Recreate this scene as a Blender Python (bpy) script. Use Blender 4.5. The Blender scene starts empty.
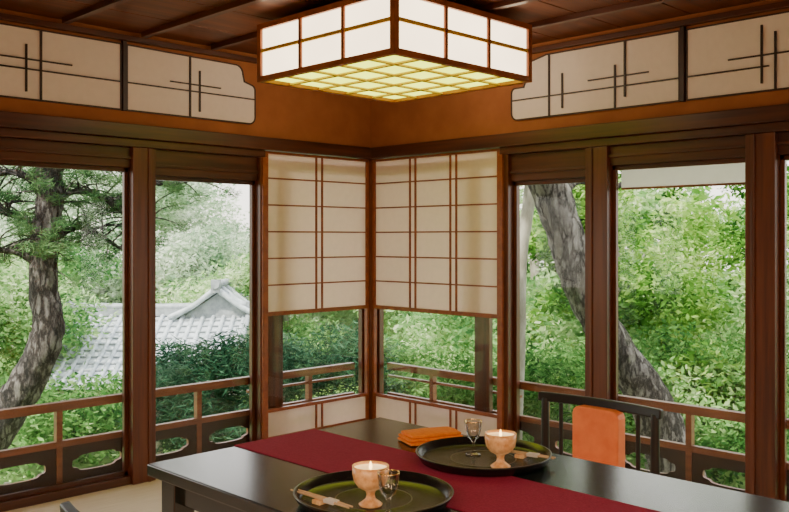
import bpy, bmesh, math, random
import numpy as np
from mathutils import Vector, Matrix
random.seed(7); rng=np.random.default_rng(11)
S2=math.sqrt(.5)
CAM=Vector((-4.267,-4.501,1.36))
# garden / room metric frame: across (right), away, up
def G(a,d,z): return Vector((CAM.x+S2*(d+a), CAM.y+S2*(d-a), z))
def LW(s,n,z): return Vector((-s,n,z))     # left wall: s from corner, n outward
def RW(s,n,z): return Vector((n,-s,z))     # right wall

# ---------------------------------------------------------------- materials
def newmat(name):
    m=bpy.data.materials.new(name); m.use_nodes=True
    nt=m.node_tree; nt.nodes.clear()
    out=nt.nodes.new('ShaderNodeOutputMaterial'); return m,nt,out
def N(nt,t,**kw):
    n=nt.nodes.new(t)
    for k,v in kw.items():
        if k in n.inputs: n.inputs[k].default_value=v
        else: setattr(n,k,v)
    return n
def ramp(nt,fac,cols):
    r=nt.nodes.new('ShaderNodeValToRGB'); e=r.color_ramp.elements
    while len(e)<len(cols): e.new(.5)
    for i,(p,c) in enumerate(cols):
        e[i].position=p; e[i].color=(*c,1)
    nt.links.new(fac,r.inputs[0]); return r.outputs[0]
def mat(name,c1,c2=None,scale=(8,8,8),rough=.5,bump=0,detail=4,spec=.5,coat=0,metal=0,lo=.35,hi=.65,glow=0):
    m,nt,out=newmat(name)
    b=N(nt,'ShaderNodeBsdfPrincipled',Roughness=rough,Metallic=metal)
    b.inputs['Specular IOR Level'].default_value=spec
    b.inputs['Coat Weight'].default_value=coat; b.inputs['Coat Roughness'].default_value=.2
    tc=N(nt,'ShaderNodeTexCoord'); mp=N(nt,'ShaderNodeMapping'); mp.inputs['Scale'].default_value=scale
    nz=N(nt,'ShaderNodeTexNoise',Scale=1.0,Detail=detail,Roughness=.6)
    nt.links.new(tc.outputs['Object'],mp.inputs[0]); nt.links.new(mp.outputs[0],nz.inputs['Vector'])
    col=ramp(nt,nz.outputs[0],[(lo,c1),(hi,c2 or c1)]); nt.links.new(col,b.inputs['Base Color'])
    if glow: nt.links.new(col,b.inputs['Emission Color']); b.inputs['Emission Strength'].default_value=glow
    if bump:
        bp=N(nt,'ShaderNodeBump',Strength=bump,Distance=.01); nt.links.new(nz.outputs[0],bp.inputs['Height']); nt.links.new(bp.outputs[0],b.inputs['Normal'])
    nt.links.new(b.outputs[0],out.inputs[0]); return m
def barkmat(name,dark,mid,light,sc,crack=.25):
    m,nt,out=newmat(name)
    b=N(nt,'ShaderNodeBsdfPrincipled',Roughness=.95)
    tc=N(nt,'ShaderNodeTexCoord'); mp=N(nt,'ShaderNodeMapping'); mp.inputs['Scale'].default_value=(sc,sc,sc*.35)
    nz=N(nt,'ShaderNodeTexNoise',Scale=1.6,Detail=8.0,Roughness=.7); nt.links.new(tc.outputs['Object'],mp.inputs[0]); nt.links.new(mp.outputs[0],nz.inputs['Vector'])
    mx=N(nt,'ShaderNodeMixRGB',blend_type='ADD'); mx.inputs[0].default_value=1.0
    sc2=N(nt,'ShaderNodeVectorMath',operation='SCALE'); sc2.inputs['Scale'].default_value=2.0; nt.links.new(nz.outputs['Color'],sc2.inputs[0])
    nt.links.new(mp.outputs[0],mx.inputs[1]); nt.links.new(sc2.outputs[0],mx.inputs[2])
    vo=N(nt,'ShaderNodeTexVoronoi',feature='DISTANCE_TO_EDGE',Scale=.9); nt.links.new(mx.outputs[0],vo.inputs['Vector'])
    mr=N(nt,'ShaderNodeMapRange'); mr.inputs['From Max'].default_value=crack; nt.links.new(vo.outputs['Distance'],mr.inputs['Value'])
    n2=N(nt,'ShaderNodeTexNoise',Scale=1.1,Detail=10.0,Roughness=.75); nt.links.new(mp.outputs[0],n2.inputs['Vector'])
    a=N(nt,'ShaderNodeMath',operation='MULTIPLY'); a.inputs[1].default_value=.5; nt.links.new(mr.outputs[0],a.inputs[0])
    s=N(nt,'ShaderNodeMath',operation='MULTIPLY_ADD'); s.inputs[1].default_value=1.5; nt.links.new(n2.outputs[0],s.inputs[0])
    a2=N(nt,'ShaderNodeMath',operation='SUBTRACT'); a2.inputs[1].default_value=.60; nt.links.new(a.outputs[0],a2.inputs[0]); nt.links.new(a2.outputs[0],s.inputs[2])
    nt.links.new(ramp(nt,s.outputs[0],[(.18,dark),(.5,mid),(.85,light)]),b.inputs['Base Color'])
    bp=N(nt,'ShaderNodeBump',Strength=1.0,Distance=.06); nt.links.new(s.outputs[0],bp.inputs['Height']); nt.links.new(bp.outputs[0],b.inputs['Normal'])
    nt.links.new(b.outputs[0],out.inputs[0]); return m
def paper(name,c,tr=.4):
    m,nt,out=newmat(name)
    tc=N(nt,'ShaderNodeTexCoord'); nz=N(nt,'ShaderNodeTexNoise',Scale=25.0,Detail=5.0)
    nt.links.new(tc.outputs['Object'],nz.inputs['Vector'])
    col=ramp(nt,nz.outputs[0],[(.3,tuple(x*.96 for x in c)),(.7,c)])
    d=N(nt,'ShaderNodeBsdfDiffuse'); t=N(nt,'ShaderNodeBsdfTranslucent'); mx=N(nt,'ShaderNodeMixShader',Fac=tr)
    nt.links.new(col,d.inputs[0]); nt.links.new(col,t.inputs[0])
    nt.links.new(d.outputs[0],mx.inputs[1]); nt.links.new(t.outputs[0],mx.inputs[2]); nt.links.new(mx.outputs[0],out.inputs[0]); return m
def leafmat(name,cols,tr=.45):
    m,nt,out=newmat(name)
    g=N(nt,'ShaderNodeNewGeometry')
    tc=N(nt,'ShaderNodeTexCoord'); nz=N(nt,'ShaderNodeTexNoise',Scale=.8,Detail=3.0)
    nt.links.new(tc.outputs['Object'],nz.inputs['Vector'])
    ad=N(nt,'ShaderNodeMath',operation='MULTIPLY_ADD'); ad.inputs[1].default_value=.5
    nt.links.new(g.outputs['Random Per Island'],ad.inputs[0])
    ml=N(nt,'ShaderNodeMath',operation='MULTIPLY_ADD'); ml.inputs[1].default_value=2.5; ml.inputs[2].default_value=-1.03
    nt.links.new(nz.outputs[0],ml.inputs[0]); nt.links.new(ml.outputs[0],ad.inputs[2])
    col=ramp(nt,ad.outputs[0],[(i/(len(cols)-1),c) for i,c in enumerate(cols)])
    d=N(nt,'ShaderNodeBsdfDiffuse'); t=N(nt,'ShaderNodeBsdfTranslucent'); mx=N(nt,'ShaderNodeMixShader',Fac=tr)
    nt.links.new(col,d.inputs[0]); nt.links.new(col,t.inputs[0])
    nt.links.new(d.outputs[0],mx.inputs[1]); nt.links.new(t.outputs[0],mx.inputs[2]); nt.links.new(mx.outputs[0],out.inputs[0]); return m
def glass(name,tint=(1,1,1),refl=.06,rough=.0):
    m,nt,out=newmat(name)
    t=N(nt,'ShaderNodeBsdfTransparent'); t.inputs[0].default_value=(*tint,1)
    gl=N(nt,'ShaderNodeBsdfGlossy',Roughness=rough); fr=N(nt,'ShaderNodeLayerWeight',Blend=.25)
    mm=N(nt,'ShaderNodeMath',operation='MULTIPLY_ADD'); mm.inputs[1].default_value=.5; mm.inputs[2].default_value=refl
    nt.links.new(fr.outputs['Fresnel'],mm.inputs[0])
    mx=N(nt,'ShaderNodeMixShader'); nt.links.new(mm.outputs[0],mx.inputs[0])
    nt.links.new(t.outputs[0],mx.inputs[1]); nt.links.new(gl.outputs[0],mx.inputs[2]); nt.links.new(mx.outputs[0],out.inputs[0]); return m
def emit(name,c,s):
    m,nt,out=newmat(name)
    tc=N(nt,'ShaderNodeTexCoord'); nz=N(nt,'ShaderNodeTexNoise',Scale=3.0,Detail=2.0)
    nt.links.new(tc.outputs['Object'],nz.inputs['Vector'])
    e=N(nt,'ShaderNodeEmission',Strength=s)
    nt.links.new(ramp(nt,nz.outputs[0],[(.3,tuple(x*.85 for x in c)),(.7,c)]),e.inputs[0])
    nt.links.new(e.outputs[0],out.inputs[0]); return m

w_vert=mat('wood_post',(.066,.014,.005),(.145,.036,.011),(25,25,1.2),.36,coat=.2)
w_x=mat('wood_beam_x',(.038,.009,.004),(.100,.026,.009),(1.2,25,25),.34,coat=.2)
w_y=mat('wood_beam_y',(.038,.009,.004),(.100,.026,.009),(25,1.2,25),.34,coat=.2)
w_shoji=mat('wood_shoji',(.20,.045,.013),(.30,.078,.022),(20,20,20),.4)
w_rail=mat('wood_rail',(.17,.050,.020),(.28,.095,.036),(3,3,25),.4)
w_dark=mat('wood_dark_carved',(.020,.007,.004),(.042,.015,.008),(5,5,20),.45)
w_lant=mat('wood_lantern',(.24,.062,.014),(.38,.115,.026),(9,9,9),.4)
w_mull=mat('wood_mullion_black',(.018,.008,.006),(.03,.013,.009),(9,9,9),.45)
plaster=mat('plaster_ochre',(.31,.105,.032),(.37,.132,.042),(6,6,6),.85,.1,6)
paper_m=paper('shoji_paper',(.98,.86,.80),.55)
paper_r=paper('transom_paper',(.97,.90,.85),.2)
glass_m=glass('window_glass',(.98,.99,.98),.010)
e_side=emit('lantern_paper',(1,.77,.50),4.8)
e_bot=emit('lantern_diffuser',(.86,.95,.07),4.0)
grid_y=mat('lantern_grid_wood',(.62,.36,.02),(.72,.44,.03),(9,9,9),.5)  # saturated yellow paints the backlit glow into the wood colour

# ---------------------------------------------------------------- builder
class B:
    def __init__(s,name): s.name=name; s.bm=bmesh.new(); s.mats=[]
    def mi(s,m):
        if m not in s.mats: s.mats.append(m)
        return s.mats.index(m)
    def face(s,vs,m,smooth=False):
        f=s.bm.faces.new(vs); f.material_index=s.mi(m); f.smooth=smooth; return f
    def box(s,a,b,m,F=Vector,rot=None):
        x=[min(a[i],b[i]) for i in range(3)]; y=[max(a[i],b[i]) for i in range(3)]
        c=[(x[0],x[1],x[2]),(y[0],x[1],x[2]),(y[0],y[1],x[2]),(x[0],y[1],x[2]),(x[0],x[1],y[2]),(y[0],x[1],y[2]),(y[0],y[1],y[2]),(x[0],y[1],y[2])]
        if F is Vector: vs=[Vector(p) for p in c]
        else: vs=[F(*p) for p in c]
        if rot: vs=[rot@v for v in vs]
        v=[s.bm.verts.new(p) for p in vs]
        for q in [(0,3,2,1),(4,5,6,7),(0,1,5,4),(1,2,6,5),(2,3,7,6),(3,0,4,7)]: s.face([v[i] for i in q],m)
    def prism(s,poly,n0,n1,m,F):  # poly in (s,z)
        a=[s.bm.verts.new(F(p[0],n0,p[1])) for p in poly]; b=[s.bm.verts.new(F(p[0],n1,p[1])) for p in poly]
        s.face(a,m); s.face(b[::-1],m)
        for i in range(len(poly)):
            j=(i+1)%len(poly); s.face([a[i],b[i],b[j],a[j]],m)
    def lathe(s,prof,c,m,seg=40,mfun=None):
        rings=[]
        for r,z in prof:
            if r<1e-6: rings.append([s.bm.verts.new((c[0],c[1],c[2]+z))])
            else: rings.append([s.bm.verts.new((c[0]+r*math.cos(2*math.pi*i/seg),c[1]+r*math.sin(2*math.pi*i/seg),c[2]+z)) for i in range(seg)])
        for k in range(len(rings)-1):
            A,Bq=rings[k],rings[k+1]; mm=mfun(k) if mfun else m
            for i in range(seg):
                j=(i+1)%seg
                if len(A)==1 and len(Bq)==1: continue
                if len(A)==1: s.face([A[0],Bq[i],Bq[j]],mm,True)
                elif len(Bq)==1: s.face([A[i],Bq[0],A[j]],mm,True)
                else: s.face([A[i],Bq[i],Bq[j],A[j]],mm,True)
    def tube(s,pts,rad,m,seg=12,sub=6,jit=0.0,cap=True):
        P=[Vector(p) for p in pts]; n=len(P); path=[]; R=[]
        for i in range(n-1):
            p0=P[max(i-1,0)];p1=P[i];p2=P[i+1];p3=P[min(i+2,n-1)]
            for k in range(sub):
                t=k/sub
                path.append(.5*((2*p1)+(-p0+p2)*t+(2*p0-5*p1+4*p2-p3)*t*t+(-p0+3*p1-3*p2+p3)*t**3)); R.append(rad[i]*(1-t)+rad[i+1]*t)
        path.append(P[-1]); R.append(rad[-1]); rings=[]
        for i,p in enumerate(path):
            t=(path[min(i+1,len(path)-1)]-path[max(i-1,0)]).normalized()
            u=t.cross(Vector((1,.13,.07))); 
            if u.length<.1: u=t.cross(Vector((0,1,0)))
            u.normalize(); w=t.cross(u)
            rings.append([s.bm.verts.new(p+(u*math.cos(a)+w*math.sin(a))*R[i]*(1+random.uniform(-jit,jit))) for a in [2*math.pi*k/seg for k in range(seg)]])
        for k in range(len(rings)-1):
            for i in range(seg):
                j=(i+1)%seg; s.face([rings[k][i],rings[k][j],rings[k+1][j],rings[k+1][i]],m,True)
        if cap:
            s.face(rings[0][::-1],m); s.face(rings[-1],m)
    def done(s,bevel=0,seg=2,origin=None):
        bmesh.ops.recalc_face_normals(s.bm,faces=s.bm.faces)
        me=bpy.data.meshes.new(s.name); 
        s.bm.to_mesh(me); s.bm.free()
        for m in s.mats: me.materials.append(m)
        o=bpy.data.objects.new(s.name,me); bpy.context.collection.objects.link(o)
        if bevel:
            md=o.modifiers.new('bevel','BEVEL'); md.width=bevel; md.segments=seg; md.limit_method='ANGLE'; md.angle_limit=math.radians(40)
        return o

# ---------------------------------------------------------------- room shell
L=7.2
H=2.50
tatami=mat('tatami_mat',(.70,.57,.43),(.82,.69,.55),(4,160,20),.8,.15)
b=B('floor'); b.box((-L,-L,-.12),(.0,.0,0),tatami); b.done()
ceil_m=mat('ceiling_boards',(.080,.020,.007),(.18,.050,.016),(1.0,14,14),.42)
b=B('ceiling'); 
y=0.0
while y>-L:
    y2=max(y-.40,-L); b.box((-L,y2+.004,H),(0.0,y-.004,H+.03),ceil_m); y=y2
b.box((-L,-L,H+.03),(0.,0.,H+.06),w_dark)
x=-.45
while x>-L:
    b.box((x-.018,-L,H-.03),(x+.018,-.071,H),w_y); x-=.45
b.done(.002)

def wall(name,F):
    b=B(name)
    b.box((.0,-.03,1.985),(L,.05,H-.001),plaster,F)
    return b.done()
wall('wall_left',LW); wall('wall_right',RW)
wall_in=mat('plaster_rear',(.50,.36,.22),(.58,.43,.27),(5,5,5),.9)
b=B('wall_rear_left'); b.box((-L-.1,-L,0),(-L,.05,H),wall_in); b.done()
b=B('wall_rear_right'); b.box((-L,-L-.1,0),(.05,-L,H),wall_in); b.done()

def trims(F,wx,tag,k0):
    b=B('trim_nageshi_beam'+tag); b.box((.0,-.085,1.907),(L,.05,1.985),wx,F); b.box((k0,-.06,1.862),(L,.06,1.907),wx,F); b.done(.004)
    b=B('trim_cornice'+tag); b.box((.0,-.07,H-.06),(L,-.0301,H-.031),wx,F); b.done(.003)
trims(LW,w_x,'',.96); trims(RW,w_y,'.001',1.19)
b=B('corner_pillar'); b.box((-.065,-.065,0),(.065,.065,1.906),w_vert); b.done(.006)
soffit=mat('eave_wood',(.10,.06,.035),(.16,.10,.06),(8,8,8),.6)
b=B('roof_eaves')
b.box((-L,.06,2.42),(1.3,1.3,2.48),soffit); b.box((.06,-L,2.42),(1.3,.06,2.48),soffit)
b.box((-L-.2,-L-.2,2.60),(1.3,1.3,2.66),soffit)
for i in range(18):
    b.box((-.3-i*.4,.06,2.36),(-.24-i*.4,1.25,2.42),soffit); b.box((.06,-.3-i*.4,2.36),(1.25,-.24-i*.4,2.42),soffit)
b.done()

def window(name,F,wx,s0,s1,hz=1.70):
    b=B(name); s0+=.001; s1-=.001
    b.box((s0,-.03,hz),(s1,.045,1.861),wx,F)
    b.box((s0,-.045,hz+.045),(s1,-.03,hz+.06),wx,F)
    b.box((s0,-.04,0.001),(s1,.045,.045),wx,F)
    for q in ((s0,s0+.022),(s1-.022,s1)): b.box((q[0],-.005,.045),(q[1],.02,hz),w_vert,F)
    b.box((s0,-.005,hz-.025),(s1,.02,hz),wx,F); b.box((s0,-.005,.045),(s1,.02,.07),wx,F)
    b.box((s0+.02,.006,.06),(s1-.02,.009,hz-.02),glass_m,F)
    return b.done(.002)
def post(name,F,s0,s1):
    b=B(name); b.box((s0,-.06,0),(s1,.06,1.861),w_vert,F); b.box((s0+.03,-.068,0),(s0+.05,-.06,1.861),w_vert,F); b.done(.005)
lw=[(1.0,1.72,1.715),(1.86,2.72,1.75),(2.86,3.72,1.75),(3.86,4.72,1.75)]
rw=[(1.255,1.79,1.70),(1.93,2.69,1.755),(2.835,3.65,1.755),(3.79,4.6,1.755)]
n=1
for a,c,h in lw: window('window_%d'%n,LW,w_x,a,c,h); n+=1
for a,c,h in rw: window('window_%d'%n,RW,w_y,a,c,h); n+=1
for a,c in ((.955,1.0),(1.72,1.86),(2.72,2.86),(3.72,3.86),(4.72,4.86)): post('window_post',LW,a,c)
for a,c in ((1.185,1.255),(1.79,1.93),(2.69,2.835),(3.65,3.79),(4.6,4.74)): post('window_post',RW,a,c)
# outer posts seen through the glass under the shoji
for F,a,c in ((LW,.76,.88),(RW,.925,1.045)):
    b=B('outer_post'); b.box((a,.022,0),(c,.060,1.861),w_vert,F); b.done(.004)
for F,s0,nm in ((LW,4.86,'wall_left_rear'),(RW,4.74,'wall_right_rear')):
    b=B(nm); b.box((s0,-.03,0),(L,.05,1.861),plaster,F); b.done()

def shoji(name,F,s0,s1,cols,wx,wn):
    b=B(name); zt,zb=1.904,.895; n0,n1=-.05,-.022
    f=.022
    b.box((s0,n0,zb-.025),(s1,n1,zb),w_shoji,F); b.box((s0,n0,zt-.015),(s1,n1,zt),w_shoji,F)
    b.box((s0,n0,zb),(s0+f,n1,zt-.015),w_shoji,F); b.box((s1-f,n0,zb),(s1,n1,zt-.015),w_shoji,F)
    b.box((s0+.01,-.036,zb),(s1-.01,-.034,zt-.01),paper_m,F)
    A,C=s0+f,s1-f
    for i in range(1,cols):
        c=A+(C-A)*i/cols
        for q in (-.025,.025): b.box((c+q-.006,-.046,zb),(c+q+.006,-.036,zt-.015),w_shoji,F)
    for i in range(1,6):
        z=zb+(zt-zb)*i/6; b.box((A,-.044,z-.0045),(C,-.036,z+.0045),w_shoji,F)
    b.box((s0,n0,.07),(s1,n1,.11),w_shoji,F); b.box((s0,n0,.265),(s1,n1,.285),w_shoji,F)
    b.box((s0,n0,.11),(s0+f,n1,.265),w_shoji,F); b.box((s1-f,n0,.11),(s1,n1,.265),w_shoji,F)
    b.box((s0+.01,-.036,.09),(s1-.01,-.034,.275),paper_m,F)
    for i in range(1,cols):
        c=A+(C-A)*i/cols
        for q in (-.025,.025): b.box((c+q-.006,-.046,.11),(c+q+.006,-.036,.265),w_shoji,F)
    b.box((s0,n0,.285),(s0+.018,n1,zb-.025),w_shoji,F); b.box((s1-.018,n0,.285),(s1,n1,zb-.025),w_shoji,F)
    b.box((s0,n0,0),(s1,n1,.07),wx,F)
    b.done(.0015)
    w=B(wn); w.box((s0,.0,0),(s1,.02,.06),wx,F); w.box((s0,.0,1.8),(s1,.02,1.86),wx,F)
    w.box((s0,.0,.06),(s0+.02,.02,1.8),w_vert,F); w.box((s1-.02,.0,.06),(s1,.02,1.8),w_vert,F)
    w.box((s0+.015,.008,.05),(s1-.015,.011,1.81),glass_m,F); w.done(.002)
shoji('shoji_screen',LW,.066,.954,2,w_x,'window_9')
shoji('shoji_screen.001',RW,.066,1.184,3,w_y,'window_10')
for nm,F,s in (('shoji_stile',LW,.958),('shoji_stile.001',RW,1.19)):
    b=B(nm); b.box((s,-.084,0),(s+.04,-.0605,1.861),w_shoji,F); b.done(.003)

def railing(name,F,wx,s1,pitch,s0,bay):
    b=B(name); n0,n1=.062,.095
    b.box((0.1,n0-.001,.44),(s1,n1+.01,.485),w_rail,F)
    b.box((0.1,n0+.005,.385),(bay,n1-.005,.40),w_rail,F)
    b.box((0.1,n0,.245),(s1,n1,.278),w_rail,F)
    b.box((0.1,n0,.0),(s1,n1,.045),w_rail,F)
    s=s0
    while s<s1-.1:
        b.box((s-.016,n0-.001,.0),(s+.016,n1+.002,.44),w_rail,F)
        A=s+.016;C=min(s+pitch-.016,s1);w=C-A;z0,z1=.045,.245;zc=(z0+z1)/2
        M=64; outer=[];inner=[]
        for k in range(M):
            t=2*math.pi*k/M; cx,cz=math.cos(t),math.sin(t)
            r=1/max(abs(cx),abs(cz)); outer.append((A+w/2+cx*r*w/2,zc+cz*r*(z1-z0)/2))
            q=(abs(cx)**3+abs(cz)**3)**(-1/3); wob=1-.12*math.exp(-((math.degrees(t)%180-38)/9)**2)-.12*math.exp(-((math.degrees(t)%180-142)/9)**2)
            inner.append((A+w/2+cx*q*wob*w*.36,zc+cz*q*wob*(z1-z0)*.22))
        O=[[b.bm.verts.new(F(p[0],nn,p[1])) for p in outer] for nn in (.067,.088)]
        I=[[b.bm.verts.new(F(p[0],nn,p[1])) for p in inner] for nn in (.067,.088)]
        for k in range(M):
            j=(k+1)%M
            b.face([O[0][k],O[0][j],I[0][j],I[0][k]],w_dark); b.face([O[1][k],I[1][k],I[1][j],O[1][j]],w_dark)
            b.face([I[0][k],I[0][j],I[1][j],I[1][k]],w_rail)
        s+=pitch
    b.done()
railing('balcony_railing',LW,w_x,4.86,.43,.50,1.0)
railing('balcony_railing.001',RW,w_y,4.74,.455,.52,1.25)
b=B('balcony_deck'); b.box((-L,.052,-.14),(.4,.40,-.1),soffit); b.box((.052,-L,-.14),(.4,.052,-.1),soffit); b.done()

def transom(name,F,poly,lines):
    b=B(name)
    b.prism(poly,-.040,-.0302,paper_r,F)
    c=[sum(p[0] for p in poly)/len(poly),sum(p[1] for p in poly)/len(poly)]
    M=len(poly)
    for i in range(M):
        p=Vector(poly[i]);q=Vector(poly[(i+1)%M]); d=(q-p); 
        if d.length<1e-4: continue
        d.normalize(); nn=Vector((-d.y,d.x)); 
        if (Vector(c)-p).dot(nn)<0: nn=-nn
        e=.005
        b.prism([tuple(p-nn*e-d*e*.5),tuple(q-nn*e+d*e*.5),tuple(q+nn*.002+d*e*.5),tuple(p+nn*.002-d*e*.5)],-.046,-.0301,w_dark,F)
    for (a,z0,c2,z1) in lines:
        if a==c2: b.box((a-.005,-.049,z0),(a+.005,-.040,z1),w_mull,F)
        else: b.box((a,-.0485,z0-.0035),(c2,-.040,z0+.0035),w_mull,F)
    b.done()
def rnd(cx,cz,r,a0,a1,k=5): return [(cx+r*math.cos(math.radians(a0+(a1-a0)*i/k)),cz+r*math.sin(math.radians(a0+(a1-a0)*i/k))) for i in range(k+1)]
zb,zt=2.065,2.42
transom('transom_panel',LW,rnd(1.07,zb+.04,.04,270,180)+[(1.03,2.26)]+rnd(1.06,2.27,.03,180,100)+[(1.11,2.315)]+rnd(1.17,2.36,.05,180,90)+[(1.885,zt),(1.885,zb)],
  [(1.03,2.215,1.885,2.215),(1.28,2.255,1.62,2.255),(1.49,zb,1.49,zt),(1.425,2.10,1.425,2.34)])
transom('transom_panel.001',LW,[(1.925,zb),(1.925,zt),(3.2,zt),(3.2,zb)],
  [(1.925,2.215,2.62,2.215),(2.2,2.265,3.2,2.265),(2.44,2.10,2.44,2.34),(2.365,zb,2.365,zt),(2.9,zb,2.9,zt)])
transom('transom_panel.002',RW,rnd(1.31,zb+.04,.04,270,180)+[(1.27,2.22)]+rnd(1.295,2.225,.025,180,90)+[(1.36,2.25),(1.38,2.30)]+rnd(1.43,2.35,.05,180,90)+[(1.52,2.42),(2.34,zt),(2.34,zb)],
  [(1.27,2.18,2.34,2.18),(1.80,2.235,2.17,2.235),(1.63,2.10,1.63,2.30),(1.54,2.06,1.54,zt),(1.97,zb,1.97,2.30),(2.03,2.12,2.03,zt)])
transom('transom_panel.003',RW,[(2.385,zb),(2.385,zt),(3.6,zt),(3.6,zb)],
  [(2.385,2.18,2.80,2.18),(2.6,2.235,3.6,2.235),(2.765,2.10,2.765,2.38),(2.83,zb,2.83,2.34)])
for i,(F,s) in enumerate(((LW,1.905),(RW,2.362))):
    b=B('trim_transom_post'+('' if i==0 else '.001')); b.box((s-.012,-.055,zb-.008),(s+.012,-.0302,H-.061),w_dark,F); b.done(.002)

cloth_w=paper('blind_cloth',(.97,.93,.90),.75)
b=B('roller_blind'); b.box((1.955,.048,1.635),(2.665,.050,1.75),cloth_w,RW); b.box((1.955,.046,1.625),(2.665,.054,1.636),w_rail,RW); b.done()

# ---------------------------------------------------------------- lantern
c=G(.0,4.52,0); hx=.50; z0,z1=2.16,2.455
b=B('pendant_lantern')
f=.030
for sx in (-1,1):
    for sy in (-1,1):
        b.box((c.x+sx*(hx-f),c.y+sy*(hx-f),z0),(c.x+sx*hx,c.y+sy*hx,z1),w_lant)
for zz in ((z0,z0+.028),(z1-.028,z1)):
    for sg in (-1,1):
        b.box((c.x-hx+f,c.y+sg*(hx-.028),zz[0]),(c.x+hx-f,c.y+sg*hx,zz[1]),w_lant)
        b.box((c.x+sg*(hx-.028),c.y-hx+f,zz[0]),(c.x+sg*hx,c.y+hx-f,zz[1]),w_lant)
for sg in (-1,1):
    b.box((c.x-hx+f,c.y+sg*(hx-.018),z0+.028),(c.x+hx-f,c.y+sg*(hx-.015),z1-.028),e_side)
    b.box((c.x+sg*(hx-.018),c.y-hx+f,z0+.028),(c.x+sg*(hx-.015),c.y+hx-f,z1-.028),e_side)
    zm=(z0+z1)/2+.01
    b.box((c.x-hx+f,c.y+sg*(hx-.014),zm-.009),(c.x+hx-f,c.y+sg*(hx-.004),zm+.009),grid_y)
    b.box((c.x+sg*(hx-.014),c.y-hx+f,zm-.009),(c.x+sg*(hx-.004),c.y+hx-f,zm+.009),grid_y)
    for k in (-1,1):
        q=k*(hx-f)/3
        b.box((c.x+q-.010,c.y+sg*(hx-.014),z0+.028),(c.x+q+.010,c.y+sg*(hx-.002),z1-.028),w_lant)
        b.box((c.x+sg*(hx-.014),c.y+q-.010,z0+.028),(c.x+sg*(hx-.002),c.y+q+.010,z1-.028),w_lant)
b.box((c.x-hx+f,c.y-hx+f,z0+.018),(c.x+hx-f,c.y+hx-f,z0+.021),e_bot)
for k in range(1,5):
    q=-hx+2*hx*k/5
    b.box((c.x+q-.010,c.y-hx+.028,z0+.004),(c.x+q+.010,c.y+hx-.028,z0+.0145),grid_y)
    b.box((c.x-hx+.028,c.y+q-.010,z0+.0045),(c.x+hx-.028,c.y+q+.010,z0+.014),grid_y)
b.box((c.x-hx+.01,c.y-hx+.01,z1-.02),(c.x+hx-.01,c.y+hx-.01,z1-.005),w_lant)
for sx in (-1,1):
    for sy in (-1,1): b.box((c.x+sx*.3-.015,c.y+sy*.3-.015,z1-.005),(c.x+sx*.3+.015,c.y+sy*.3+.015,H-.001),w_lant)
b.done(.002)

# ---------------------------------------------------------------- table
lac=mat('black_lacquer_wood',(.008,.013,.012),(.016,.024,.021),(1.5,30,30),.19,0,5,.9)
TX1,TY1=-2.010,-2.169; TX0=TX1-.95; TY0=TY1-1.9; TZ=.70
b=B('dining_table')
b.box((TX0,TY0,TZ-.035),(TX1,TY1,TZ),lac)
b.box((TX0+.05,TY0+.05,TZ-.11),(TX1-.05,TY0+.075,TZ-.035),lac); b.box((TX0+.05,TY1-.075,TZ-.11),(TX1-.05,TY1-.05,TZ-.035),lac)
b.box((TX0+.05,TY0+.05,TZ-.11),(TX0+.075,TY1-.05,TZ-.035),lac); b.box((TX1-.075,TY0+.05,TZ-.11),(TX1-.05,TY1-.05,TZ-.035),lac)
for xx in (TX0+.03,TX1-.10):
    for yy in (TY0+.03,TY1-.10): b.box((xx,yy,0),(xx+.07,yy+.07,TZ-.035),lac)
b.done(.004)
runner=mat('maroon_cloth',(.28,.014,.048),(.36,.024,.068),(180,180,180),.9,.2,spec=.2)
b=B('table_runner'); rx0,rx1=TX1-.64,TX1-.31
b.box((rx0,TY0-.004,TZ+.0003),(rx1,TY1+.004,TZ+.0028),runner); b.box((rx0,TY1+.0015,TZ-.16),(rx1,TY1+.004,TZ+.0003),runner); b.box((rx0,TY0-.004,TZ-.16),(rx1,TY0-.0015,TZ+.0003),runner)
b.done()

tray_m=mat('tray_lacquer',(.008,.008,.008),(.013,.012,.011),(30,30,30),.26,0,3,.3)
tray_in=mat('tray_inlay',(.050,.040,.024),(.070,.056,.034),(60,8,8),.3)
def tray(name,a,d):
    p=G(a,d,TZ+.003); R=.2
    b=B(name)
    prof=[(0,0),(R*.88,0),(R*.93,.004),(R*.99,.024),(R,.028),(R*.975,.029),(R*.91,.010),(R*.89,.008),(R*.5,.008),(R*.485,.0084),(R*.47,.008),(0,.008)]
    b.lathe(prof,(0,0,0),tray_m,72,lambda k: tray_in if k in (4,9) else tray_m)
    o=b.done(); o.location=p; return o
tray('serving_tray',-.052,2.195); tray('serving_tray.001',.262,2.595)
ZT=TZ+.003+.0086
cer=mat('amber_goblet_glaze',(.62,.27,.08),(.88,.52,.22),(45,45,45),.25,.1,glow=.18)  # slight emission paints a candlelit glow into the glaze
cer_in=mat('candle_wax',(1.0,.66,.28),(1.0,.80,.45),(30,30,30),.5,glow=1.3)  # emission stands in for wax lit by its flame
flame=emit('candle_flame',(1,.62,.22),9.0)
def cup(name,a,d):
    b=B(name)
    prof=[(0,0),(.027,0),(.029,.004),(.022,.009),(.012,.017),(.010,.027),(.013,.036),(.031,.046),(.041,.060),(.0445,.078),(.045,.097),(.0425,.097),(.042,.090),(.040,.085),(0,.086)]
    b.lathe(prof,(0,0,0),cer,40,lambda k: cer_in if k>=12 else cer)
    b.lathe([(0,.086),(.0035,.089),(.0045,.094),(.003,.101),(0,.108)],(0,0,0),flame,10)
    o=b.done(); o.location=G(a,d,ZT); return o
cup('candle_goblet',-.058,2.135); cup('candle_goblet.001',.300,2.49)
gl2=glass('drinking_glass',(.96,.95,.93),.10,.02)
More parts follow.
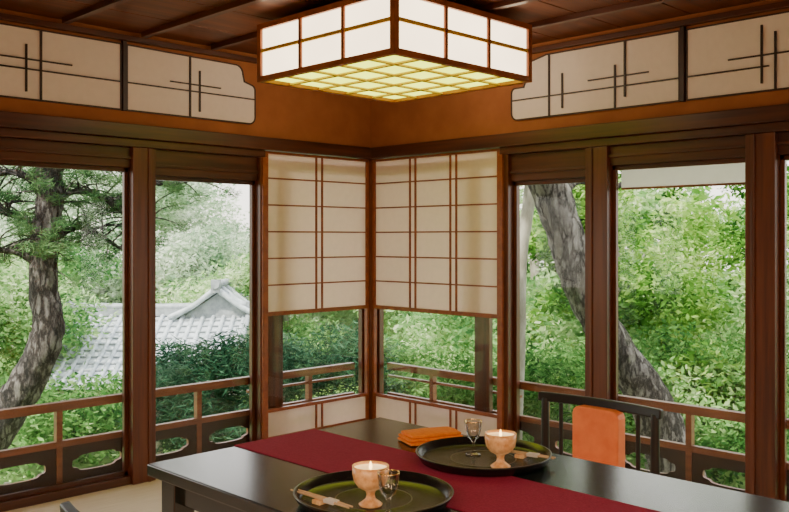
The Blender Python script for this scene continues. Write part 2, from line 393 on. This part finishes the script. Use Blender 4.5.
gold=mat('gold_rim',(.75,.50,.16),(.85,.60,.22),(9,9,9),.25,metal=1)
def sglass(name,a,d):
    b=B(name)
    prof=[(0,0),(.022,0),(.023,.003),(.008,.007),(.0045,.014),(.0045,.036),(.008,.044),(.017,.052),(.023,.070),(.0265,.100),(.0265,.102),(.0252,.102),(.0250,.100),(.0215,.071),(.0155,.054),(0,.048)]
    b.lathe(prof,(0,0,0),gl2,32,lambda k: gold if k in (9,10,11) else gl2)
    o=b.done(); o.location=G(a,d,ZT); return o
sglass('stemmed_glass',-.014,2.055); sglass('stemmed_glass.001',.236,2.635)
chop=mat('cedar_chopstick',(.62,.42,.22),(.74,.54,.32),(20,20,20),.6)
white=mat('white_paper',(.8,.78,.72),(.85,.83,.78),(20,20,20),.7)
def chops(name,a,d,ang):
    b=B(name)
    for q in (-.006,.006): b.tube([(-.105,q,.014),(0,q,.0135),(.105,q,.012)],[.0022,.0035,.0025],chop,8,3)
    b.box((-.015,-.016,.0),(.012,.016,.010),cer)
    b.box((.02,-.011,.0085),(.055,.011,.0175),white)
    o=b.done(.001); o.location=G(a,d,ZT); o.rotation_euler=(0,0,ang); return o
chops('chopsticks_with_rest',.375,2.60,math.radians(-78))
chops('chopsticks_with_rest.001',-.180,2.150,math.radians(-88))
nap=mat('orange_napkin_cloth',(.90,.22,.006),(1.0,.30,.012),(90,90,90),.85,.2)
b=B('folded_napkin')
for i,(w,h,off) in enumerate(((.094,.055,0),(.092,.052,.002),(.086,.048,-.002))):
    M=14; z0n=.0+i*.011
    tops=[];bots=[]
    for k in range(M+1):
        x=-w+2*w*k/M
        wav=.0012*math.sin(k*.8+i)
        e=.0025*(1-(2*k/M-1)**6)
        tops.append([b.bm.verts.new((x,-h+off,z0n+.006+wav*.5+e)),b.bm.verts.new((x,0+off,z0n+.009+wav+e)),b.bm.verts.new((x,h+off,z0n+.006+wav*.5+e))])
        bots.append([b.bm.verts.new((x,-h+off,z0n)),b.bm.verts.new((x,0+off,z0n)),b.bm.verts.new((x,h+off,z0n))])
    for k in range(M):
        for j in range(2):
            b.face([tops[k][j],tops[k+1][j],tops[k+1][j+1],tops[k][j+1]],nap,True); b.face([bots[k][j],bots[k][j+1],bots[k+1][j+1],bots[k+1][j]],nap)
        b.face([tops[k][0],bots[k][0],bots[k+1][0],tops[k+1][0]],nap); b.face([tops[k][2],tops[k+1][2],bots[k+1][2],bots[k][2]],nap)
    b.face([v for v in (tops[0][0],tops[0][1],tops[0][2],bots[0][2],bots[0][1],bots[0][0])],nap); b.face([v for v in (tops[M][0],bots[M][0],bots[M][1],bots[M][2],tops[M][2],tops[M][1])],nap)
o=b.done(.001); o.location=G(.118,2.86,TZ+.0032); o.rotation_euler=(0,0,math.radians(-22))

# ---------------------------------------------------------------- chairs
blk=mat('black_chair_wood',(.006,.005,.005),(.012,.010,.009),(9,9,9),.4)
org=mat('orange_leather',(.85,.20,.05),(.95,.27,.075),(14,14,14),.5,.15)
def chair(name,xb,yc,sgn):
    b=B(name); W=.25; ht=.755
    for s in (-1,1):
        b.tube([(.04,s*(W-.015),0),(.015,s*(W-.015),.25),(0,s*(W-.015),.45),(.0,s*(W-.015),ht-.02)],[.017,.019,.019,.016],blk,8,4)
        b.tube([(-.44,s*(W-.02),0),(-.43,s*(W-.02),.2),(-.42,s*(W-.02),.40)],[.016,.018,.02],blk,8,4)
        b.box((-.42,s*(W-.02)-.012,.34),(0,s*(W-.02)+.012,.39),blk)
        b.box((-.42,s*(W-.02)-.009,.15),(.02,s*(W-.02)+.009,.18),blk)
    b.box((-.43,-W+.02,.34),(-.405,W-.02,.39),blk); b.box((-.01,-W+.02,.34),(.015,W-.02,.39),blk)
    M=16; T=[]
    for k in range(M+1):
        y=-W-.012+(2*W+.024)*k/M; x=.03*(1-(y/W)**2); z=ht
        T.append([b.bm.verts.new(p) for p in ((x-.013,y,z-.034),(x+.013,y,z-.034),(x+.016,y,z),(x-.010,y,z+.002))])
    for k in range(M):
        for j in range(4): b.face([T[k][j],T[k][(j+1)%4],T[k+1][(j+1)%4],T[k+1][j]],blk)
    b.face(T[0],blk); b.face(T[M][::-1],blk)
    b.box((-.006,-W+.02,.46),(.014,W-.02,.485),blk)
    for s in (-1,1): b.box((-.002,s*.165-.008,.485),(.012,s*.165+.008,ht-.03),blk)
    hw=.098; tz=ht-.028; poly=[(-hw,.44)]+[(-hw+.03+.03*math.cos(math.radians(t)),tz-.03+.03*math.sin(math.radians(t))) for t in (180,150,120,90)]+[(hw-.03+.03*math.cos(math.radians(t)),tz-.03+.03*math.sin(math.radians(t))) for t in (90,60,30,0)]+[(hw,.44)]
    b.prism(poly,-.022,.034,org,lambda s,n,z: Vector((n,s,z)))
    b.box((-.445,-W+.01,.39),(-.005,W-.01,.405),blk)
    b.box((-.435,-W+.025,.405),(-.035,W-.025,.45),org)
    o=b.done(.008,3); o.location=(xb,yc,0); o.rotation_euler=(0,0,0 if sgn>0 else math.pi); return o
chair('dining_chair',-1.41,-2.715,1)
chair('dining_chair.001',-3.375,-2.80,-1)

# ---------------------------------------------------------------- garden
moss=mat('garden_moss',(.06,.14,.025),(.16,.28,.06),(.8,.8,.8),.9,.3)
b=B('garden_ground')
GS=24; ext=60
vs=[[None]*(GS+1) for _ in range(GS+1)]
for i in range(GS+1):
    for j in range(GS+1):
        x=-35+ext*1.6*i/GS; y=-35+ext*1.6*j/GS
        vs[i][j]=b.bm.verts.new((x,y,-1.3+.12*math.sin(x*.7)*math.cos(y*.6)))
for i in range(GS):
    for j in range(GS): b.face([vs[i][j],vs[i+1][j],vs[i+1][j+1],vs[i][j+1]],moss,True)
b.done()

bark=barkmat('pine_bark',(.022,.018,.016),(.12,.10,.095),(.36,.33,.31),15)
bark_r=barkmat('leaning_tree_bark',(.045,.036,.032),(.20,.17,.155),(.46,.42,.39),12,.2)
bark2=mat('tree_bark_pale',(.20,.18,.14),(.42,.39,.33),(7,7,3),.9,.6,6)
L_bright=leafmat('leaves_bright',[(.012,.06,.010),(.10,.27,.035),(.33,.53,.11),(.72,.82,.38)],.5)
L_mid=leafmat('leaves_mid',[(.010,.05,.014),(.06,.18,.04),(.18,.36,.10),(.46,.60,.28)])
L_far=leafmat('leaves_far_hazed',[(.18,.31,.18),(.38,.52,.33),(.62,.72,.55),(.90,.93,.82)],.55)  # pale, desaturated tones paint distance haze into the leaves
L_far2=leafmat('leaves_far_green_hazed',[(.05,.15,.045),(.19,.38,.12),(.45,.62,.27),(.80,.88,.58)],.55)  # greener far leaves, haze likewise painted in as paler tones
L_yew=leafmat('needles_yew',[(.010,.038,.022),(.028,.085,.045),(.07,.16,.09),(.20,.31,.19)],.25)
L_pine=leafmat('needles_pine',[(.02,.06,.02),(.05,.13,.05),(.11,.21,.08),(.20,.31,.14)],.3)

def cloudgeo(clusters,size,aspect):
    V=[]
    for (p,R,n) in clusters:
        d=rng.normal(size=(n,3)); d/=np.linalg.norm(d,axis=1)[:,None]
        r=rng.random(n)**(.45); q=np.array(p)+d*r[:,None]*np.array(R)
        q+=rng.normal(size=(n,3))*.08*np.mean(R)
        a=rng.normal(size=(n,3)); a[:,2]*=.6; a/=np.linalg.norm(a,axis=1)[:,None]
        h=rng.normal(size=(n,3)); bb=np.cross(a,h); bb/=np.linalg.norm(bb,axis=1)[:,None]
        sz=size*(.6+.8*rng.random(n))[:,None]
        V.append(np.stack([q-a*sz,q+bb*sz*aspect,q+a*sz,q-bb*sz*aspect],1))
    return np.concatenate(V).reshape(-1,3)
def addquads(name,verts,m):
    nv=len(verts); nf=nv//4
    me=bpy.data.meshes.new(name); me.vertices.add(nv); me.vertices.foreach_set('co',verts.astype(np.float32).ravel())
    me.loops.add(nv); me.loops.foreach_set('vertex_index',np.arange(nv,dtype=np.int32))
    me.polygons.add(nf); me.polygons.foreach_set('loop_start',np.arange(0,nv,4,dtype=np.int32)); me.polygons.foreach_set('loop_total',np.full(nf,4,dtype=np.int32))
    me.update(calc_edges=True); me.materials.append(m)
    o=bpy.data.objects.new(name,me); bpy.context.collection.objects.link(o); return o
def clusters(n,a,d,z,R,cnt):
    out=[]
    for _ in range(n):
        r=random.uniform(*R); p=G(random.uniform(*a),random.uniform(*d),random.uniform(*z))
        out.append((tuple(p),(r,r,r*.65),int(cnt*r*r)))
    return out
def plant(name,parts,m,size,aspect,cl):
    t=B(name)
    for pts,rad,mm,seg,jit in parts: t.tube(pts,rad,mm,seg,7,jit)
    o=t.done(); f=addquads('foliage',cloudgeo(cl,size,aspect),m); f.parent=o; return o
def clear(cl):
    return [c for c in cl if not (c[0][0]-c[1][0]*1.3<1.35 and c[0][1]-c[1][0]*1.3<1.35)]
def trunkset(n,a,d,r,top=5.0):
    out=[]
    for _ in range(n):
        A=random.uniform(*a);D=random.uniform(*d);l=random.uniform(-.4,.4)
        out.append(([G(A,D,-1.5),G(A+l*.4,D,-1.5+(top+1.5)*.35),G(A+l,D,-1.5+(top+1.5)*.7),G(A+l*1.4,D,top)],[r*1.2,r,r*.8,r*.5],bark2,8,.08))
    return out
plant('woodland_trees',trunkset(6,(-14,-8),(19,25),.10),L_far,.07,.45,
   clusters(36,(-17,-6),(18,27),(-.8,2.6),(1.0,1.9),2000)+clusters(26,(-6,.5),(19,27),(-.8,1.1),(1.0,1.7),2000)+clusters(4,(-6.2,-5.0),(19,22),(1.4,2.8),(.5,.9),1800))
plant('woodland_trees.001',trunkset(8,(2,14),(17,24),.12),L_far2,.08,.45,clusters(44,(0,17),(16,25),(-.8,2.8),(.9,1.7),1500))
plant('maple_tree',trunkset(4,(2.5,7.5),(11,14),.05),L_bright,.055,.4,clear(clusters(54,(1.5,9),(10,15),(-1.0,2.8),(.35,.85),2600)))
plant('maple_tree.001',trunkset(2,(-9,-6.4),(12,15),.06,1.5),L_far2,.055,.4,clear(clusters(30,(-10,-5.4),(12.0,16),(-1.0,1.0),(.5,1.0),2200)))
plant('maple_tree.002',trunkset(2,(-3.2,-1.6),(16,18),.06,.9),L_far2,.055,.4,clear(clusters(22,(-4.2,1.0),(16,18),(-1.0,.8),(.5,1.0),2300)))
def shrub(name,cl,m,size,asp): 
    t=[([Vector(c[0])+Vector((0,0,-c[1][2])),Vector((c[0][0],c[0][1],-1.35))],[.03,.04],bark2,6,.05) for c in cl[:6]]
    return plant(name,t,m,size,asp,cl)
shrub('azalea_shrub',clear(clusters(34,(2.1,6.5),(8.3,10.5),(-1.1,.1),(.35,.65),2800)),L_mid,.036,.45)
shrub('azalea_shrub.001',clear(clusters(34,(-7.5,-3.0),(8.8,11.2),(-1.2,-.35),(.4,.7),2600)),L_mid,.038,.45)
shrub('azalea_shrub.002',clear(clusters(60,(0,10),(11.5,16),(-1.2,.25),(.6,1.0),1700)),L_far2,.055,.45)
shrub('yew_hedge',clear(clusters(48,(-2.5,.0),(8.7,9.7),(-.7,.22),(.28,.48),6500)),L_yew,.05,.13)
shrub('yew_hedge.001',clear(clusters(30,(.0,2.0),(8.9,9.8),(-1.0,.10),(.30,.50),5200)),L_mid,.038,.3)

pts=[(-4.1,8,-1.35),(-3.86,8,-.75),(-3.5,8,-.2),(-3.30,8,.115),(-3.15,8,.52),(-3.19,8,.89),(-3.18,8,1.34),(-3.13,8,1.70),(-3.13,8,2.02),(-3.0,8,3.0),(-2.8,8.1,4.2)]
parts=[([G(*p) for p in pts],[.24,.2,.165,.155,.14,.125,.12,.12,.12,.10,.06],bark,20,.08)]
br=[[(-3.18,8,1.05),(-3.35,7.9,1.22),(-3.6,7.8,1.28),(-4.0,7.6,1.5)],
    [(-3.17,8,1.6),(-2.95,8.05,1.78),(-2.7,8.1,1.74),(-2.45,8.2,1.55),(-2.3,8.25,1.5)],
    [(-3.15,8,1.8),(-3.4,7.9,1.95),(-3.7,7.8,1.92),(-4.1,7.7,2.1)],
    [(-3.13,8,1.9),(-2.9,7.9,2.05),(-2.55,7.9,2.0),(-2.1,7.9,1.85),(-1.8,8.0,1.9)],
    [(-3.17,8,1.3),(-3.0,8.2,1.45),(-2.85,8.3,1.42),(-2.6,8.4,1.25)],
    [(-3.18,8,1.2),(-3.4,8.1,1.55),(-3.6,8.1,1.6),(-3.75,8.2,1.8)]]
for q in br: parts.append(([G(*p) for p in q],[.045]+[.028]*(len(q)-2)+[.012],bark,8,.1))
tufts=[]
for q in br:
    for k in range(1,len(q)):
        for _ in range(11):
            t=random.random(); p=[q[k-1][i]*(1-t)+q[k][i]*t for i in range(3)]
            e=(p[0]+random.uniform(-.45,.45),p[1]+random.uniform(-.35,.35),p[2]+random.uniform(-.15,.30))
            parts.append(([G(*p),G((p[0]+e[0])/2,(p[1]+e[1])/2,(p[2]+e[2])/2+.04),G(*e)],[.010,.007,.004],bark,5,.0))
            tufts.append((tuple(G(*e)),(.10,.10,.055),95))
for _ in range(40):
    e=(random.uniform(-4.6,-1.9),random.uniform(7.6,8.6),random.uniform(2.0,3.2)); tufts.append((tuple(G(*e)),(.18,.18,.08),200))
plant('pine_tree',parts,L_pine,.05,.055,tufts)

pts=[(2.60,7.5,-1.35),(2.40,7.5,-.6),(2.16,7.5,.0),(1.94,7.5,.33),(1.75,7.5,.64),(1.57,7.5,1.0),(1.45,7.5,1.4),(1.32,7.5,1.80),(1.15,7.5,2.3),(.95,7.6,3.2),(.9,7.7,4.4)]
parts=[([G(*p) for p in pts],[.25,.21,.175,.155,.15,.15,.155,.165,.16,.12,.07],bark_r,22,.06)]
br=[[(1.20,7.5,2.1),(1.6,7.6,2.3),(2.1,7.7,2.25),(2.8,7.9,2.4)],[(1.35,7.5,1.62),(1.6,7.7,1.85),(1.9,7.9,1.8),(2.4,8.2,1.95),(2.9,8.4,1.9)]]
for q in br: parts.append(([G(*p) for p in q],[.05]+[.025]*(len(q)-2)+[.012],bark_r,8,.1))
cl=clear(clusters(30,(.6,4.4),(7.4,9.2),(1.85,3.0),(.18,.38),4200))+clear(clusters(18,(2.2,4.4),(7.8,9.4),(.9,1.9),(.10,.22),3000))
plant('leaning_garden_tree',parts,L_bright,.030,.4,cl)
plant('slender_garden_tree',[([G(1.12,8.5,-1.35),G(1.18,8.5,0),G(1.20,8.5,.6),G(1.22,8.5,1.2),G(1.32,8.5,1.9),G(1.4,8.5,3.2)],[.09,.075,.07,.065,.06,.04],bark2,12,.05)],L_bright,.03,.4,clear(clusters(12,(.8,2.0),(8.3,9.3),(2.0,3.0),(.2,.4),3500)))

tile=mat('roof_tiles_grey',(.34,.38,.41),(.55,.59,.63),(9,9,9),.5,.2)
tile_d=mat('roof_ridge_grey',(.22,.24,.26),(.38,.41,.43),(9,9,9),.5,.2)
wht=mat('white_plaster_wall',(.75,.74,.70),(.85,.84,.80),(3,3,3),.9)
b=B('tiled_roof_gatehouse')
def roofbox(a0,a1,dr,de,zr,ze):
    for dd in (de,2*dr-de):
        q=[G(a0,dr,zr),G(a1,dr,zr),G(a1,dd,ze),G(a0,dd,ze)]
        up=Vector((0,0,.06)); v=[b.bm.verts.new(p) for p in q]+[b.bm.verts.new(p-up) for p in q]
        for f_ in ((0,1,2,3),(7,6,5,4),(0,4,5,1),(1,5,6,2),(2,6,7,3),(3,7,4,0)): b.face([v[i] for i in f_],tile)
    n=int((a1-a0)/.17)
    for i in range(n+1):
        a=a0+(a1-a0)*i/n
        b.tube([G(a,dr,zr+.02),G(a,(dr+de)/2,(zr+ze)/2+.02-.02),G(a,de-.02,ze+.02)],[.038,.038,.038],tile,8,5)
    for k in range(1,11):
        t=k/11; b.tube([G(a0,dr+(de-dr)*t,zr+(ze-zr)*t+.012),G(a1,dr+(de-dr)*t,zr+(ze-zr)*t+.012)],[.018,.018],tile_d,6,1)
    b.tube([G(a0-.1,dr,zr+.16),G((a0+a1)/2,dr,zr+.14),G(a1+.1,dr,zr+.18)],[.07,.06,.07],tile_d,10,6)
    b.box((0,-.06,0),((a1-a0),.06,.12),tile_d,F=lambda x,y,z: G(a0+x,dr+y,zr+z))
    for a in (a0-.08,a1+.08):
        b.box((-.04,-.13,-.05),(.04,.13,.24),tile_d,F=lambda x,y,z: G(a+x,dr+y,zr+z))
        b.tube([G(a,de,ze+.07),G(a,(dr+de)/2,(zr+ze)/2+.05),G(a,dr,zr+.08)],[.06,.05,.05],tile_d,8,5)
roofbox(-5.5,-2.55,15.0,13.2,.04,-.85)
b.box((-5.2,13.7,-1.4),(-2.8,16.2,-.66),wht,F=lambda x,y,z: G(x,y,z))
def gable(ac,w,d0,d1,zt,zl):
    for sg in (-1,1):
        q=[G(ac,d0,zt),G(ac,d1,zt),G(ac+sg*w,d1,zl),G(ac+sg*w,d0,zl)]
        up=Vector((0,0,.06)); v=[b.bm.verts.new(p) for p in q]+[b.bm.verts.new(p-up) for p in q]
        for f_ in ((0,1,2,3),(7,6,5,4),(0,4,5,1),(1,5,6,2),(2,6,7,3),(3,7,4,0)): b.face([v[i] for i in f_],tile)
        for k in range(8):
            dd=d0+(d1-d0)*k/7; b.tube([G(ac,dd,zt+.02),G(ac+sg*w*.5,dd,(zt+zl)/2-.03),G(ac+sg*w,dd,zl+.04)],[.045]*3,tile,8,4)
    b.tube([G(ac,d0-.1,zt+.08),G(ac,d1,zt+.05)],[.07,.06],tile_d,10,2)
    b.box((-.08,-.05,-.06),(.08,.0,.16),tile_d,F=lambda x,y,z: G(ac+x,d0+y,zt+z))
    v=[b.bm.verts.new(G(*p)) for p in ((ac-w*.85,d0+.12,zl-.03),(ac+w*.85,d0+.12,zl-.03),(ac,d0+.12,zt-.08))]; b.face(v,tile_d)
gable(-3.0,.80,14.8,17.5,.50,-.02)
b.box((-3.6,15.0,-1.4),(-2.4,17.4,-.0),wht,F=lambda x,y,z: G(x,y,z))
b.done()

# ---------------------------------------------------------------- light
w=bpy.data.worlds.new('World'); bpy.context.scene.world=w; w.use_nodes=True
nt=w.node_tree; bg=nt.nodes['Background']
tc=nt.nodes.new('ShaderNodeTexCoord'); sp=nt.nodes.new('ShaderNodeSeparateXYZ'); nt.links.new(tc.outputs['Generated'],sp.inputs[0])
r=nt.nodes.new('ShaderNodeValToRGB'); nt.links.new(sp.outputs[2],r.inputs[0])
r.color_ramp.elements[0].position=0; r.color_ramp.elements[0].color=(1,.90,.82,1); r.color_ramp.elements[1].position=.6; r.color_ramp.elements[1].color=(.92,.95,1,1)
nt.links.new(r.outputs[0],bg.inputs[0]); bg.inputs[1].default_value=4.0
sd=bpy.data.lights.new('sun','SUN'); sd.energy=11.0; sd.angle=math.radians(2); sd.color=(1,.92,.78)
so=bpy.data.objects.new('sun',sd); bpy.context.collection.objects.link(so)
so.rotation_euler=Vector((.75,.05,-1.0)).to_track_quat('-Z','Y').to_euler()
for i,(x,y,e) in enumerate(((-5.2,-5.4,100),(-5.6,-3.2,52),(-3.2,-5.8,52))):  # unseen area lights added to warm and fill the room
    ad=bpy.data.lights.new('added_fill_light','AREA'); ad.shape='SQUARE'; ad.size=.9; ad.energy=e; ad.color=(1,.72,.50)
    ao=bpy.data.objects.new('added_fill_light',ad); bpy.context.collection.objects.link(ao); ao.location=(x,y,H-.08)

cd=bpy.data.cameras.new('camera'); co=bpy.data.objects.new('camera',cd); bpy.context.collection.objects.link(co)
co.location=CAM; co.rotation_euler=(math.pi/2,0,-math.pi/4)
cd.sensor_width=36; cd.lens=36*880/789; cd.shift_y=-18/789; cd.clip_end=300
bpy.context.scene.camera=co
